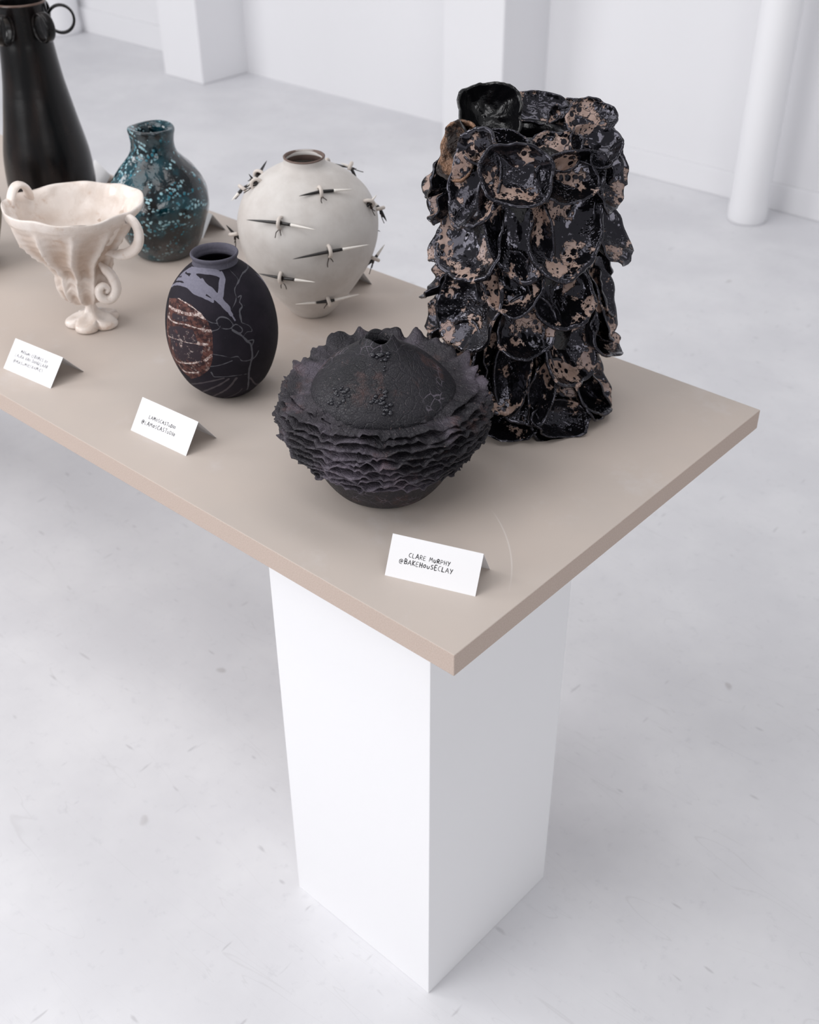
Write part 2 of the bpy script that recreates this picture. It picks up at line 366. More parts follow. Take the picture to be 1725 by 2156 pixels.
# ------------------------------------------------------------------ dark vase with slip stripes
m = M('dark_slip_stoneware', rough=.7, spec=.13)
band, patch, pdark, pwhite, vein, stripe = (m.attr(k) for k in ('band', 'patch', 'pdark', 'pwhite', 'vein', 'stripe'))
co = m.warp(40, .006); g = m.noise(260, 3)
col = m.mix(m.ramp(m.noise(18, 4), .3, .7), srgb(28, 26, 33), srgb(40, 36, 44))
col = m.mix(m.ramp(m.vor(95), .0, .05, True), col, srgb(110, 108, 116))
vn = m.math('MULTIPLY', m.ramp(vein, .35, .65), .75); col = m.mix(vn, col, srgb(98, 98, 104))
col = m.mix(m.math('MULTIPLY', m.ramp(stripe, .35, .65), .6), col, srgb(96, 90, 94))
bandc = m.mix(g, srgb(104, 103, 116), srgb(130, 128, 142)); col = m.mix(m.ramp(band, .4, .6), col, bandc)
red = m.mix(m.ramp(m.noise(130, 4, .7), .42, .6), srgb(50, 36, 38), srgb(96, 64, 58))
wh = m.mix(m.ramp(m.noise(170, 4, .8), .42, .58), srgb(110, 84, 80), srgb(205, 190, 184))
red = m.mix(m.ramp(pdark, .4, .6), red, m.mix(m.ramp(m.noise(70, 3), .6, .75), srgb(52, 44, 50), srgb(90, 62, 60)))
red = m.mix(m.math('MULTIPLY', m.ramp(pwhite, .25, .6), m.ramp(m.noise(120, 3, .7), .30, .46)), red, wh)
red = m.mix(m.math('MULTIPLY', m.ramp(m.noise(90, 5, .8), .56, .64), .7), red, wh)
col = m.mix(m.ramp(patch, .4, .6), col, red)
m.color(col); m.bump(m.noise(300, 3), .25, .0012); SLIPM = m.m
SC = (-.7113, .2644)
sv = root('striped_vase', 'squat dark vase with lilac stripes and a red marbled patch', 'vase', (*SC, T))
SLIP = {
 'band':[ (0.0111,[(-1.19,0.2111),(-0.846,0.2011),(-0.644,0.1907)]),(0.0097,[(-0.644,0.1907),(-0.515,0.1786)]),(0.0062,[(-0.515,0.1786),(-0.47,0.1699)]),(0.0030,[(-0.47,0.1699),(-0.42,0.1608)]),(0.0085,[(-1.689,0.217),(-1.19,0.2111)]),(0.0083,[(-2.043,0.2194),(-1.336,0.2247),(-0.73,0.2243),(-0.458,0.2181)]),(0.0120,[(-0.458,0.2181),(-0.554,0.2094),(-0.624,0.1988)]),(0.0053,[(-2.13,0.211),(-1.651,0.2113),(-1.31,0.2068),(-1.01,0.1991)]),(0.0047,[(-2.262,0.2008),(-1.891,0.2081),(-1.467,0.2055),(-1.01,0.1991)]),(0.0041,[(-2.446,0.183),(-2.074,0.1978),(-1.63,0.2037),(-1.285,0.1994),(-1.001,0.1952),(-0.809,0.1901)]),(0.0069,[(-2.228,0.2091),(-2.12,0.2171)]) ],
 'patch':[ (0.0000,[(-2.087,0.1756),(-1.686,0.1861),(-1.292,0.1834),(-1.051,0.173),(-0.921,0.1617),(-0.856,0.1468),(-0.866,0.12),(-0.909,0.0966),(-0.995,0.0802),(-1.18,0.0659),(-1.487,0.0514),(-1.657,0.0598),(-1.873,0.0682),(-2.022,0.0794),(-1.986,0.1039),(-2.005,0.1292),(-2.002,0.1503),(-2.027,0.1656)]) ],
 'pdark':[ (0.0000,[(-1.867,0.1372),(-1.534,0.1474),(-1.212,0.147),(-1.126,0.1281),(-1.1,0.0905),(-1.276,0.0923),(-1.478,0.0873),(-1.744,0.0877),(-1.835,0.1143)]),(0.0000,[(-1.774,0.1617),(-1.35,0.1663),(-1.34,0.1577),(-1.775,0.1525)]),(0.0000,[(-1.132,0.1225),(-1.038,0.1235),(-1.076,0.1045),(-1.108,0.1041)]) ],
 'pwhite':[ (0.0041,[(-1.972,0.1661),(-1.657,0.1686),(-1.36,0.1696),(-1.118,0.1714)]),(0.0019,[(-1.972,0.15),(-1.712,0.1491),(-1.393,0.153),(-1.164,0.1513),(-0.899,0.148)]),(0.0044,[(-1.118,0.1714),(-0.968,0.1663)]),(0.0047,[(-1.019,0.1489),(-0.877,0.148)]),(0.0012,[(-1.921,0.1183),(-1.611,0.1233),(-1.346,0.1245),(-1.129,0.1259)]),(0.0036,[(-1.129,0.1259),(-0.947,0.126)]),(0.0025,[(-1.91,0.0842),(-1.705,0.0797),(-1.381,0.0868),(-1.106,0.0952)]),(0.0044,[(-0.894,0.1084),(-1.042,0.0973)]),(0.0014,[(-2.212,0.1783),(-1.713,0.1855),(-1.287,0.1811),(-1.016,0.1709)]),(0.0030,[(-1.727,0.0724),(-1.603,0.0635),(-1.23,0.0719)]) ],
 'vein':[ (0.0012,[(-0.121,0.238),(-0.102,0.2281),(-0.02,0.2168),(-0.016,0.2096),(-0.24,0.2015),(-0.283,0.1904),(-0.382,0.1816),(-0.452,0.1768)]),(0.0012,[(1.444,0.2093),(0.362,0.214),(-0.067,0.2072),(-0.23,0.2023)]),(0.0011,[(-0.238,0.1908),(-0.145,0.1915),(-0.237,0.1839),(-0.153,0.1778)]),(0.0022,[(-0.237,0.1839),(-0.212,0.1777),(-0.293,0.172),(-0.301,0.1562)]),(0.0012,[(-0.765,0.1639),(-0.682,0.1683),(-0.546,0.1649),(-0.471,0.1554),(-0.527,0.1498),(-0.659,0.151),(-0.742,0.1567),(-0.765,0.1639)]),(0.0012,[(-0.51,0.1508),(-0.411,0.1545),(-0.316,0.1462),(-0.344,0.1402),(-0.461,0.1435),(-0.51,0.1508)]),(0.0012,[(-0.297,0.155),(-0.164,0.1467),(-0.132,0.1377),(-0.232,0.1389),(-0.308,0.1341)]),(0.0025,[(-0.487,0.1466),(-0.35,0.1362),(-0.259,0.1246),(-0.19,0.1158),(-0.182,0.0948)]),(0.0012,[(-0.259,0.1246),(-0.129,0.1225),(-0.175,0.1139)]),(0.0030,[(-0.182,0.0948),(-0.227,0.0805),(-0.248,0.0607),(-0.198,0.0239)]),(0.0012,[(-0.877,0.1101),(-0.724,0.1067),(-0.586,0.1024),(-0.455,0.1017),(-0.386,0.0927),(-0.225,0.0899),(-0.121,0.0928),(-0.045,0.101)]),(0.0017,[(-0.959,0.0753),(-0.928,0.0669),(-0.851,0.0661)]),(0.0011,[(-0.851,0.0661),(-0.537,0.0658),(-0.305,0.0641)]),(0.0011,[(-0.968,0.0868),(-0.772,0.0901),(-0.563,0.096)]),(0.0011,[(-0.983,0.1663),(-0.859,0.1607),(-0.739,0.1592)]),(0.0012,[(-0.855,0.148),(-0.749,0.1504),(-0.699,0.1552)]) ],
 'stripe':[ (0.0028,[(-1.627,0.0357),(-1.039,0.0552),(-0.745,0.0629)]),(0.0030,[(-1.58,0.0137),(-0.888,0.0467),(-0.652,0.0602)]),(0.0036,[(-1.392,0.0007),(-0.73,0.0361),(-0.506,0.0599)]),(0.0022,[(-0.869,0.0044),(-0.482,0.0185),(-0.365,0.0317)]),(0.0030,[(-0.201,0.0522),(-0.006,0.0324),(0.289,0.0196)]) ],}
def smooth_profile():
    return [(.032, 0), (.0386, .0012), (.0500, .0100), (.0590, .0190), (.0678, .0289), (.0760, .0440), (.0822, .0603), (.0872, .0780), (.0900, .0965), (.0905, .1140), (.0891, .1327), (.0858, .1510), (.0805, .1689), (.0735, .1840), (.0639, .1978), (.0540, .2090), (.0455, .2165), (.0395, .2210), (.0365, .2245), (.0352, .2290), (.0350, .2335), (.0372, .2375), (.0378, .2405), (.0362, .2425), (.0335, .2400), (.0318, .2340), (.0330, .2240), (.050, .205), (.07, .16), (.07, .08), (.03, .03), (0, .02)]
def build_slip():
    P = catmull(smooth_profile(), 22); n = 440
    V = [(r*math.cos(2*PI*j/n), r*math.sin(2*PI*j/n), max(z, 0)) for r, z in P for j in range(n)]
    F = grid_faces(len(P), n)+[tuple(reversed(range(n))), tuple(range((len(P)-1)*n, len(P)*n))]
    o = meshobj('body', V, F, SLIPM, sv); me = o.data
    A = np.array(V); th = np.arctan2(A[:, 1], A[:, 0]); X = th*.085; Y = A[:, 2]
    outer = np.repeat(np.arange(len(P)) < 473, n)
    def segd(pts):
        d = np.full(len(X), 9.0)
        for (a0, z0), (a1, z1) in zip(pts[:-1], pts[1:]):
            ax, ay, bx, by = a0*.085, z0, a1*.085, z1; L2 = (bx-ax)**2+(by-ay)**2+1e-12
            t = np.clip(((X-ax)*(bx-ax)+(Y-ay)*(by-ay))/L2, 0, 1); d = np.minimum(d, np.hypot(X-ax-t*(bx-ax), Y-ay-t*(by-ay)))
        return d
    def inside(pts):
        c = np.zeros(len(X), bool); q = [(a*.085, z) for a, z in pts]
        for (x0, y0), (x1, y1) in zip(q, q[1:]+q[:1]):
            c ^= ((y0 > Y) != (y1 > Y)) & (X < (x1-x0)*(Y-y0)/(y1-y0+1e-12)+x0)
        return c
    wb = np.array([nz(v[0], v[1], v[2], 120) for v in V])*.0008
    for k, sets in SLIP.items():
        val = np.zeros(len(X))
        for wdt, pts in sets:
            if k in ('patch', 'pdark'):
                d = segd(pts+[pts[0]])+wb; ins = inside(pts); val = np.maximum(val, np.clip(.5+np.where(ins, d, -d)/.0012, 0, 1))
            else:
                d = segd([tuple(q) for q in catmull(pts, 5)] if len(pts) > 2 else pts)+wb
                if k == 'vein':    # an outlined trail: lighter at its two borders
                    val = np.maximum(val, np.clip(.5+(wdt*.55-d)/.0009, 0, 1))
                else: val = np.maximum(val, np.clip(.5+(wdt/2-d)/.0010, 0, 1))
        if k == 'band':            # collar and shoulder are dipped in the same lilac slip; the back is striped too
            val = np.maximum(val, np.clip(.5+(Y-.2400)/.001, 0, 1)*.8*outer)
            val = np.maximum(val, .5*np.clip((Y-.222)/.004, 0, 1))
            bk = np.clip(.5+(.55*np.sin(9*th+90*Y+2*np.sin(40*Y)))/.3, 0, 1)*((th > .9) | (th < -2.7))*(Y > .17)*(Y < .215)*outer
            val = np.maximum(val, bk)
        val = val*outer if k != 'band' else val
        at = me.attributes.new(k, 'FLOAT', 'POINT'); at.data.foreach_set('value', val.astype(np.float32))
build_slip()

# ------------------------------------------------------------------ teal vase
m = M('teal_crawl_glaze', rough=.12, spec=.65)
w1 = m.warp(14, .05); n1 = m.noise(16, 4, .6, w1); n2 = m.noise(11, 4, .6, m.mapv((1, 1, 2.2)), 1.2)
col = m.mix(m.ramp(n1, .40, .62), (.0015, .004, .006, 1), (.003, .045, .062, 1))
cell = m.vor(135, co=m.warp(30, .010)); cmask = m.ramp(n2, .49, .56)
blob = m.math('MULTIPLY', m.ramp(cell, .34, .46, True), cmask)
col = m.mix(blob, col, m.mix(m.ramp(m.noise(30, 2), .4, .6), srgb(24, 110, 128), srgb(165, 205, 214)))
gz = m.n('ShaderNodeSeparateXYZ'); m.t.links.new(m.co, gz.inputs[0])
grey = m.math('MULTIPLY', m.ramp(m.noise(26, 5, .7), .40, .62), m.ramp(m.math('ADD', gz.outputs[2], m.math('MULTIPLY', n1, .04)), .045, .085, True))
col = m.mix(m.math('MULTIPLY', grey, .6), col, srgb(100, 94, 92))
ngr = m.math('MULTIPLY', m.ramp(m.noise(40, 4, .7), .45, .6), m.ramp(gz.outputs[2], .18, .22)); col = m.mix(m.math('MULTIPLY', ngr, .4), col, srgb(80, 98, 106))
m.color(col); m.rough(m.math('ADD', m.math('MULTIPLY', grey, .35), .11))
hh = m.math('ADD', m.math('MULTIPLY', blob, .5), m.noise(22, 4)); m.bump(hh, .5, .006); TEAL = m.m
tv = root('teal_vase', 'lumpy teal glazed vase with a narrow neck', 'vase', (-1.246, .5652, T))
def lump(x, y, z, a, r):
    k = 1+.055*nz(x, y, z, 13, 4)+.018*nz(x, y, z, 38, 1); s = .010*max(0, z/.257)**3
    return x*k+s*.3, y*k, z*(1+.02*nz(x, y, .5, 14, 8))
lathe('body', [(.048, 0), (.0570, .002), (.0640, .008), (.0720, .022), (.0807, .0386), (.0865, .0580), (.0925, .0771), (.0985, .098), (.1010, .1157), (.0985, .134), (.0910, .1520), (.0820, .1660), (.0710, .1799), (.0590, .1930), (.0490, .2056), (.0440, .218), (.0425, .2313), (.0435, .2450), (.0455, .2545), (.0440, .2595), (.0370, .2600), (.0300, .2570), (.0265, .2480), (.0265, .22), (.05, .18), (.07, .12), (.03, .04), (0, .03)], 120, TEAL, tv, lump, 6)

# ------------------------------------------------------------------ tall black handled vase
m = M('black_brown_glaze', rough=.22, spec=.3)
c = m.mix(m.ramp(m.noise(10, 4, .6, m.mapv((3, 3, .6))), .42, .75), (.003, .003, .0035, 1), (.014, .009, .008, 1)); m.color(c); m.rough(m.lerp(m.noise(14, 3), .16, .34)); m.bump(m.noise(30, 3), .08, .003); BGL = m.m
m = M('worn_brown_glaze_rim', (.10, .06, .045, 1), .25, .5); RBG = m.m
bv = root('handled_vase', 'tall glossy black vase with ring handles around its neck', 'vase', (-1.6545, .576, T))
lathe('body', [(.078, 0), (.0850, .0020), (.0905, .0120), (.0945, .0300), (.0965, .0550), (.0963, .0760), (.0952, .1000), (.0925, .1250), (.0870, .1550), (.0800, .1900), (.0725, .2300), (.0655, .2680), (.0600, .3100), (.0565, .3450), (.0545, .3600), (.0535, .3750), (.0530, .3950), (.0530, .4150), (.0540, .4310), (.0532, .4345), (.0505, .4340), (.0490, .4250), (.0490, .3800), (.055, .33), (.08, .15), (.05, .04), (0, .03)], 96, BGL, bv, None, 5)
V = []
for r, z in [(.0545, .4325), (.0540, .4352), (.0520, .4362), (.0503, .4350), (.0497, .4325)]:
    V += [(r*math.cos(2*PI*j/72), r*math.sin(2*PI*j/72), z) for j in range(72)]
meshobj('rim', V, grid_faces(5, 72), RBG, bv)
for k in range(6):
    a = math.radians(58.8+60*k); d = Vector((math.cos(a), math.sin(a), 0)); t = Vector((-d.y, d.x, 0))
    pts = []
    for i in range(33):
        p = 2*PI*i/32; pts.append(d*(.0790+.0265*math.cos(p))+Vector((0, 0, .394+.0275*math.sin(p))))
    v, f = tube(pts, .0030, 10, (t, 3.6), False); meshobj('handle', v, f, BGL, bv)

# ------------------------------------------------------------------ olive pot at the left edge
m = M('olive_grey_stoneware', rough=.6, spec=.3); m.color(m.mix(m.noise(14, 4), srgb(122, 112, 96), srgb(142, 134, 120))); m.bump(m.noise(80, 3), .15, .002); OLV = m.m
ov = root('olive_pot', 'olive grey flared pot cut off by the left edge, beside the goblet', 'pot', (-1.503, .250, T))
lathe('body', [(.060, 0), (.0655, .002), (.0690, .0150), (.0755, .0400), (.0830, .0650), (.0910, .0930), (.0950, .1150), (.0962, .1290), (.0945, .1315), (.0915, .1290), (.086, .10), (.07, .04), (.04, .012), (0, .010)], 80, OLV, ov, None, 5)

# ------------------------------------------------------------------ goblet
m = M('cream_glazed_clay', rough=.30, spec=.5)
c = m.mix(m.ramp(m.noise(20, 4, .6), .35, .7), srgb(234, 225, 218), srgb(220, 207, 197))
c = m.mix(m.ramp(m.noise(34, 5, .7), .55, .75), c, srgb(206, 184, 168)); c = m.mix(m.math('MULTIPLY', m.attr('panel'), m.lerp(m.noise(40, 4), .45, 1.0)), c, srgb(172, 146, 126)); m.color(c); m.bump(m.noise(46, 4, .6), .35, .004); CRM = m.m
GC = Vector((-1.0824, .2614)); E1 = Vector((.5296, .8483)); E2 = Vector((-.8483, .5296))
gb = root('goblet', 'cream fluted goblet with loop handles and a petal foot', 'goblet', (GC.x, GC.y, T))
def G(a, b, z): return (E1.x*a+E2.x*b, E1.y*a+E2.y*b, z)
def goblet():
    rows = [(.044, .002, .010, .010, 0), (.046, 0, .018, .017, .25), (.050, -.004, .028, .026, .6), (.058, -.006, .037, .034, .8), (.068, -.005, .044, .040, .9), (.080, -.004, .0495, .046, .6), (.090, -.003, .051, .048, 1.0), (.101, -.003, .0520, .049, .75), (.113, -.002, .0525, .050, 1.0), (.1235, -.004, .0580, .055, 1.0), (.134, -.006, .0655, .062, 1), (.143, -.008, .0730, .069, 1), (.160, -.008, .0860, .081, 1), (.175, -.008, .0965, .091, .9), (.190, -.006, .1050, .099, .75), (.203, -.004, .1105, .104, .5), (.2120, -.003, .1130, .107, .15), (.2180, -.002, .1170, .1105, 0), (.2260, -.001, .1200, .1135, 0), (.2315, -.001, .1205, .1140, 0), (.2330, -.001, .1180, .1115, 0), (.2300, -.001, .1140, .1075, 0), (.2200, -.002, .1080, .1010, 0), (.203, -.003, .100, .093, 0), (.180, -.006, .087, .080, 0), (.158, -.008, .072, .066, 0), (.138, -.007, .050, .046, 0), (.128, -.006, .025, .023, 0), (.126, -.005, .002, .002, 0)]
    P = catmull(rows, 5); n = 180; V = []; K = 11; pan = []
    for i, (z, off, a, b, amp) in enumerate(P):
        inner = i > 20*5; amp = max(0, amp)
        for j in range(n):
            ph = 2*PI*j/n; tw = ph+.25*math.sin(z*22)+2.2*(z-.13)
            rd = abs(math.sin(K*tw/2)); f = 1-amp*(.17*rd**.6-.03)
            f *= 1+.012*amp*math.sin(z*480+3*math.sin(ph*K/2))*(rd > .3)
            if inner: f *= 1+.045*nz(math.cos(ph)*a, math.sin(ph)*a, z, 42, 5)+.02*nz(math.cos(ph)*a, math.sin(ph)*a, z, 18, 2)
            rimf = max(0, (z-.19)/.043); f *= 1+rimf*(.018*math.sin(3*ph+.8)+.010*math.sin(5*ph+2)+.008*math.sin(9*ph))
            dz = rimf*(.002*math.sin(2*ph+.5)+.0018*math.sin(5*ph)+.0010*math.sin(11*ph))
            dz += rimf*.004*math.cos(ph+2.6)
            if not inner and z < .125: dz += -.004*amp*math.cos(K*tw)*(1 if z > .06 else .4)
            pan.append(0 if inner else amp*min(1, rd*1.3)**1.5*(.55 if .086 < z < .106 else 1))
            V.append(G(off+a*f*math.cos(ph), b*f*math.sin(ph), z+dz))
    F = grid_faces(len(P), n)+[tuple(reversed(range(n))), tuple(range((len(P)-1)*n, len(P)*n))]
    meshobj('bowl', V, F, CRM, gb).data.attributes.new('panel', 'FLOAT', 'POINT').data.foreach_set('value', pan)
    # stem running out into a foot of petals
    prof = [(.0005, 0, 1), (.030, 0, 1), (.046, .001, 1), (.0510, .006, 1), (.0490, .0125, 1), (.0400, .0165, .9), (.0285, .0190, .7), (.0185, .0235, .5), (.0125, .0300, .3), (.0098, .0380, .25), (.0105, .0460, .3), (.014, .051, .3), (.012, .058, 0), (.0005, .060, 0)]
    P = catmull(prof, 5); V = []
    for r, z, am in P:
        for j in range(n):
            ph = 2*PI*j/n; lob = abs(math.cos(5*(ph-.5)/2))**.55; k = 1-am*.36*(1-lob)
            tz = z+(.004*am*(1-lob) if r < .045 else 0)-(.005*am*math.cos(5*(ph-.5))*(1-r/.05) if .012 < r < .045 and z > .01 else 0)
            V.append(G(r*k*math.cos(ph), r*k*.95*math.sin(ph), max(0, tz)))
    F = grid_faces(len(P), n)+[tuple(reversed(range(n))), tuple(range((len(P)-1)*n, len(P)*n))]
    meshobj('foot', V, F, CRM, gb)
    hp = [(.074, -.056, .212), (.0860, -.070, .2190), (.0950, -.080, .2150), (.1000, -.0835, .2000), (.0984, -.0826, .1820), (.0905, -.076, .1660), (.0766, -.0643, .1540), (.0600, -.0500, .1490), (.0431, -.0362, .1500)]
    v, f = tube([G(*q) for q in catmull(hp, 6)], .0068, 12, (G(.6, -.75, 0), 1.5)); 
    o = meshobj('handle', v, f, CRM, gb)
    lp = [(-.1000, .050, .222), (-.0945, .052, .2380), (-.0885, .053, .2530), (-.0770, .053, .2600), (-.0665, .053, .2560), (-.0600, .053, .2460), (-.0540, .052, .2360), (-.050, .070, .225)]
    lp = [(-.106, .045, .221), (-.100, .049, .239), (-.0925, .053, .2510), (-.0840, .056, .2540), (-.0765, .060, .2490), (-.0725, .066, .2390), (-.0720, .076, .2260)]
    v, f = tube([G(*q) for q in catmull(lp, 6)], .0060, 12, (G(-.5, .85, 0), 2.0)); meshobj('handle', v, f, CRM, gb)
    cp = [(.0236, -.038, .1380), (.0330, -.044, .1250), (.0435, -.047, .1110), (.0480, -.050, .0920), (.0420, -.052, .0750), (.0300, -.054, .0690), (.0195, -.055, .0770), (.0190, -.055, .0900), (.0275, -.055, .0965), (.0345, -.055, .0900), (.0300, -.055, .0830)]
    cc = catmull(cp, 6); rad = list(np.interp(np.arange(len(cc)), [0, 8, 20, 40, len(cc)-1], [.002, .0085, .0105, .0075, .004]))
    v, f = tube([G(*q) for q in cc], rad, 12, (G(.3, -1, 0), 1.25)); meshobj('scroll', v, f, CRM, gb)
goblet()

# ------------------------------------------------------------------ ruffled bowl
def dark_crackle(name, dome):
    m = M(name, rough=.5, spec=.34 if dome else .3)
    w_ = m.warp(26, .012); e = m.vor(270 if dome else 210, 'DISTANCE_TO_EDGE', co=w_); e2 = m.vor(75, 'DISTANCE_TO_EDGE', co=w_)
    n1 = m.noise(12, 4, .6)
    col = m.mix(m.ramp(n1, .3, .72), (.008, .008, .011, 1) if dome else (.016, .015, .019, 1), (.024, .022, .028, 1) if dome else (.045, .040, .048, 1))
    col = m.mix(m.math('MULTIPLY', m.ramp(m.noise(17, 4, .7), .55, .72), .55), col, srgb(92, 66, 62))
    col = m.mix(m.math('MULTIPLY', m.ramp(m.noise(260, 2), .68, .74), .6), col, srgb(120, 105, 105))
    if dome:
        msk = m.ramp(m.noise(15, 3, .5), .56, .66); ln = m.math('MULTIPLY', m.ramp(e2, .02, .055, True), msk)
        col = m.mix(m.math('MULTIPLY', ln, .55), col, srgb(120, 112, 124))
    else:
        col = m.mix(m.math('MULTIPLY', m.ramp(m.noise(9, 4, .6), .44, .66), .7), col, srgb(112, 104, 116))
    m.color(col); m.rough(m.lerp(m.noise(30, 4), .28, .68))
    h = m.math('ADD', m.math('MULTIPLY', m.ramp(e, 0, .12), .5), m.math('MULTIPLY', m.ramp(e2, 0, .10), .6)); h = m.math('ADD', h, m.math('MULTIPLY', m.noise(90, 4), .5))
    m.bump(h, .55, .0022); return m.m
DOME = dark_crackle('charcoal_crackle_glaze', True); RUF = dark_crackle('charcoal_dry_glaze', False)
BEAD = M('black_glass_beads', (.012, .012, .018, 1), .12, .6).m
rb = root('ruffled_bowl', 'charcoal domed vessel wrapped in thin ruffled layers', 'vessel', (-.3131, .2194, T))
BK = math.radians(133)      # side away from the table corner stands higher
def bwob(x, y, z, a, r):
    k = 1+.02*nz(x, y, z, 16, 3)+(.05*nz(x, y, z, 60, 6) if z > .225 else 0)
    t = max(0, (z-.16)/.07); return x*k-.010*t, y*k+.004*t, z*(1+.012*nz(x, y, 0, 14, 2))+(.003*math.sin(3*a) if z > .23 else 0)
lathe('body', [(.055, 0), (.0620, .0012), (.0740, .0100), (.0860, .0250), (.0965, .0420), (.1030, .0600), (.1050, .0900), (.1040, .1300), (.1020, .1560), (.1010, .1640), (.0975, .1710), (.0880, .1825), (.0750, .1945), (.0590, .2070), (.0430, .2180), (.0300, .2270), (.0232, .2340), (.0205, .2385), (.0178, .2380), (.0160, .2320), (.0170, .2240), (.04, .205), (.07, .17), (.07, .08), (.03, .02), (0, .015)], 144, DOME, rb, bwob, 5)
def ruffle(k, z, R0, R1, seed, amp, top=False):
    n = 300; rows = 9; rnd = random.Random(seed); V = []
    f1, f2, f3 = rnd.randint(9, 12), rnd.randint(17, 23), rnd.randint(31, 41); p1, p2, p3 = (rnd.uniform(0, 6) for _ in range(3))
    for side in (0, 1):
        for i in range(rows):
            t = i/(rows-1) if side == 0 else 1-i/(rows-1); th = .0024*(1-.55*t)+.0006
            for j in range(n):
                a = 2*PI*j/n; ca, sa = math.cos(a), math.sin(a)
                g = nz(ca*1.0, sa*1.0, seed, 2.3); g2 = nz(ca, sa, seed, 9); g3 = nz(ca, sa, seed, 26)
                tt = (z-.076)/.08; R = R1*(1.04-.21*tt*max(0, -math.cos(a-BK))**1.4)*(1+.04*g+.045*g2+.030*g3)
                wv = amp*(math.sin(f1*a+p1+3.5*g+2*g2)*.8*(1+1.2*g)+.6*math.sin(f2*a+p2+5*g2)*(1+1.5*g2)+.22*math.sin(f3*a+p3+4*g3)*(.6+g2)+.8*g3)
                if top:
                    c = math.cos(a-BK); R = (.133+.014*c)*(1+.06*g+.06*g2+.010*g3+.010*nz(ca, sa, seed, 60)); R -= .024*max(0, -c-.1)
                    rise = .001+.013*(.5+.5*c)-.011*(1-c)*.5+.012*g2; wv = amp*.42*(math.sin(6*a+p1+2.5*g)*.7+.5*math.sin(10*a+p2+4*g2)+1.2*g2+.45*g3)
                else: rise = -.002+.004*g
                r = R0+(R-R0)*t
                zz = z+rise*t**1.4+wv*t**1.6+.0012*nz(ca*r*40, sa*r*40, seed, 1.6)*t+(th/2 if side == 0 else -th/2)
                V.append((r*ca, r*sa, zz))
    return meshobj('ruffle', V, grid_faces(2*rows, n), RUF, rb)
NR = 10
for k in range(NR):
    t = k/(NR-1); z = .076+.080*t
    R = float(np.interp(t, [0, .2, .5, .8, 1], [.122, .134, .146, .148, .140]))
    ruffle(k, z, .098, R, 11+k*7, .0036)
ruffle(NR, .163, .096, .15, 97, .0065, True)
def beads(cx, ang, rad, cnt, spread, sd):
    rnd = random.Random(sd); P = []
    for _ in range(cnt):
        a = ang+rnd.gauss(0, spread/rad); r = min(.094, max(.03, rad+rnd.gauss(0, spread)))
        z = float(np.interp(r, [.029, .041, .057, .073, .086, .0955, .1], [.2275, .2195, .2085, .196, .1845, .174, .165])); s = rnd.uniform(.0012, .0038)
        t = max(0, (z-.16)/.07); c = Vector((r*math.cos(a)-.010*t, r*math.sin(a)+.004*t, z)); v = []
        for i in range(1, 6):
            for j in range(8):
                th_ = PI*i/6; ph = 2*PI*j/8; v.append(c+Vector((s*math.sin(th_)*math.cos(ph), s*math.sin(th_)*math.sin(ph), s*.75*math.cos(th_))))
        f = grid_faces(5, 8)+[tuple(reversed(range(8))), tuple(range(32, 40))]; P.append((v, [tuple(reversed(q)) for q in f]))
    v, f = merge(P); o = meshobj('glaze_beads', v, f, BEAD, rb); o['kind'] = 'stuff'; return o
beads(0, math.radians(-46), .084, 44, .0058, 1); beads(0, math.radians(-90), .082, 34, .0060, 2); beads(0, math.radians(-45), .030, 22, .006, 3)

# ------------------------------------------------------------------ tall shell vessel
m = M('black_bronze_lava_glaze', rough=.2, spec=.62)
m.b.inputs['Specular Tint'].default_value = (.86, .84, 1, 1)
w_ = m.warp(30, .012); n1 = m.noise(20, 4, .62, w_); vd = m.vor(84, co=w_); vs = m.vor(210, co=w_); ve = m.vor(95, 'DISTANCE_TO_EDGE', co=w_)
black = m.math('MAXIMUM', m.ramp(n1, .44, .465), m.ramp(m.math('ADD', m.attr('rim'), m.math('MULTIPLY', m.math('SUBTRACT', m.noise(60, 3), .5), 2.4)), .75, .95))
dots = m.math('MULTIPLY', m.ramp(vd, .33, .39, True), m.ramp(m.noise(33, 2), .34, .42)); dots = m.math('MAXIMUM', dots, m.math('MULTIPLY', m.ramp(vs, .22, .30, True), m.ramp(m.noise(24, 2), .46, .52)))
crack = m.math('MULTIPLY', m.ramp(ve, .008, .028, True), m.ramp(m.noise(40, 2), .45, .55))
bk = m.math('MAXIMUM', m.math('MAXIMUM', black, dots), crack)
tau = m.mix(m.ramp(m.noise(26, 3), .3, .7), srgb(142, 118, 105), srgb(178, 154, 142))
m.color(m.mix(bk, tau, (.004, .004, .005, 1))); m.rough(m.math('SUBTRACT', .42, m.math('MULTIPLY', bk, .30)))
hh = m.math('ADD', m.math('MULTIPLY', bk, .6), m.math('MULTIPLY', m.noise(75, 2, .5), m.math('ADD', m.math('MULTIPLY', black, .6), .1))); m.bump(m.math('ADD', hh, m.math('MULTIPLY', m.ramp(m.vor(230, co=w_), .1, .5, True), m.math('MULTIPLY', m.math('MULTIPLY', black, m.ramp(m.noise(22, 2), .45, .6)), .35))), .75, .0026); LAVA = m.m
m = M('bronze_lava_glaze', rough=.22, spec=.6, metal=.25)
n1 = m.noise(34, 4, .6); m.color(m.mix(m.ramp(n1, .40, .56), srgb(158, 122, 98), (.022, .014, .012, 1))); m.bump(m.math('ADD', m.noise(60, 5, .7), m.noise(26, 3)), 1.0, .009); BRZ = m.m
m = M('black_lava_glaze', (.003, .003, .004, 1), .2, .5); m.bump(m.noise(70, 4), .5, .004); BLAV = m.m
TC = (-.328, .557)
ts = root('shell_vessel', 'tall black and bronze vessel covered in cupped shell shapes', 'vessel', (*TC, T))
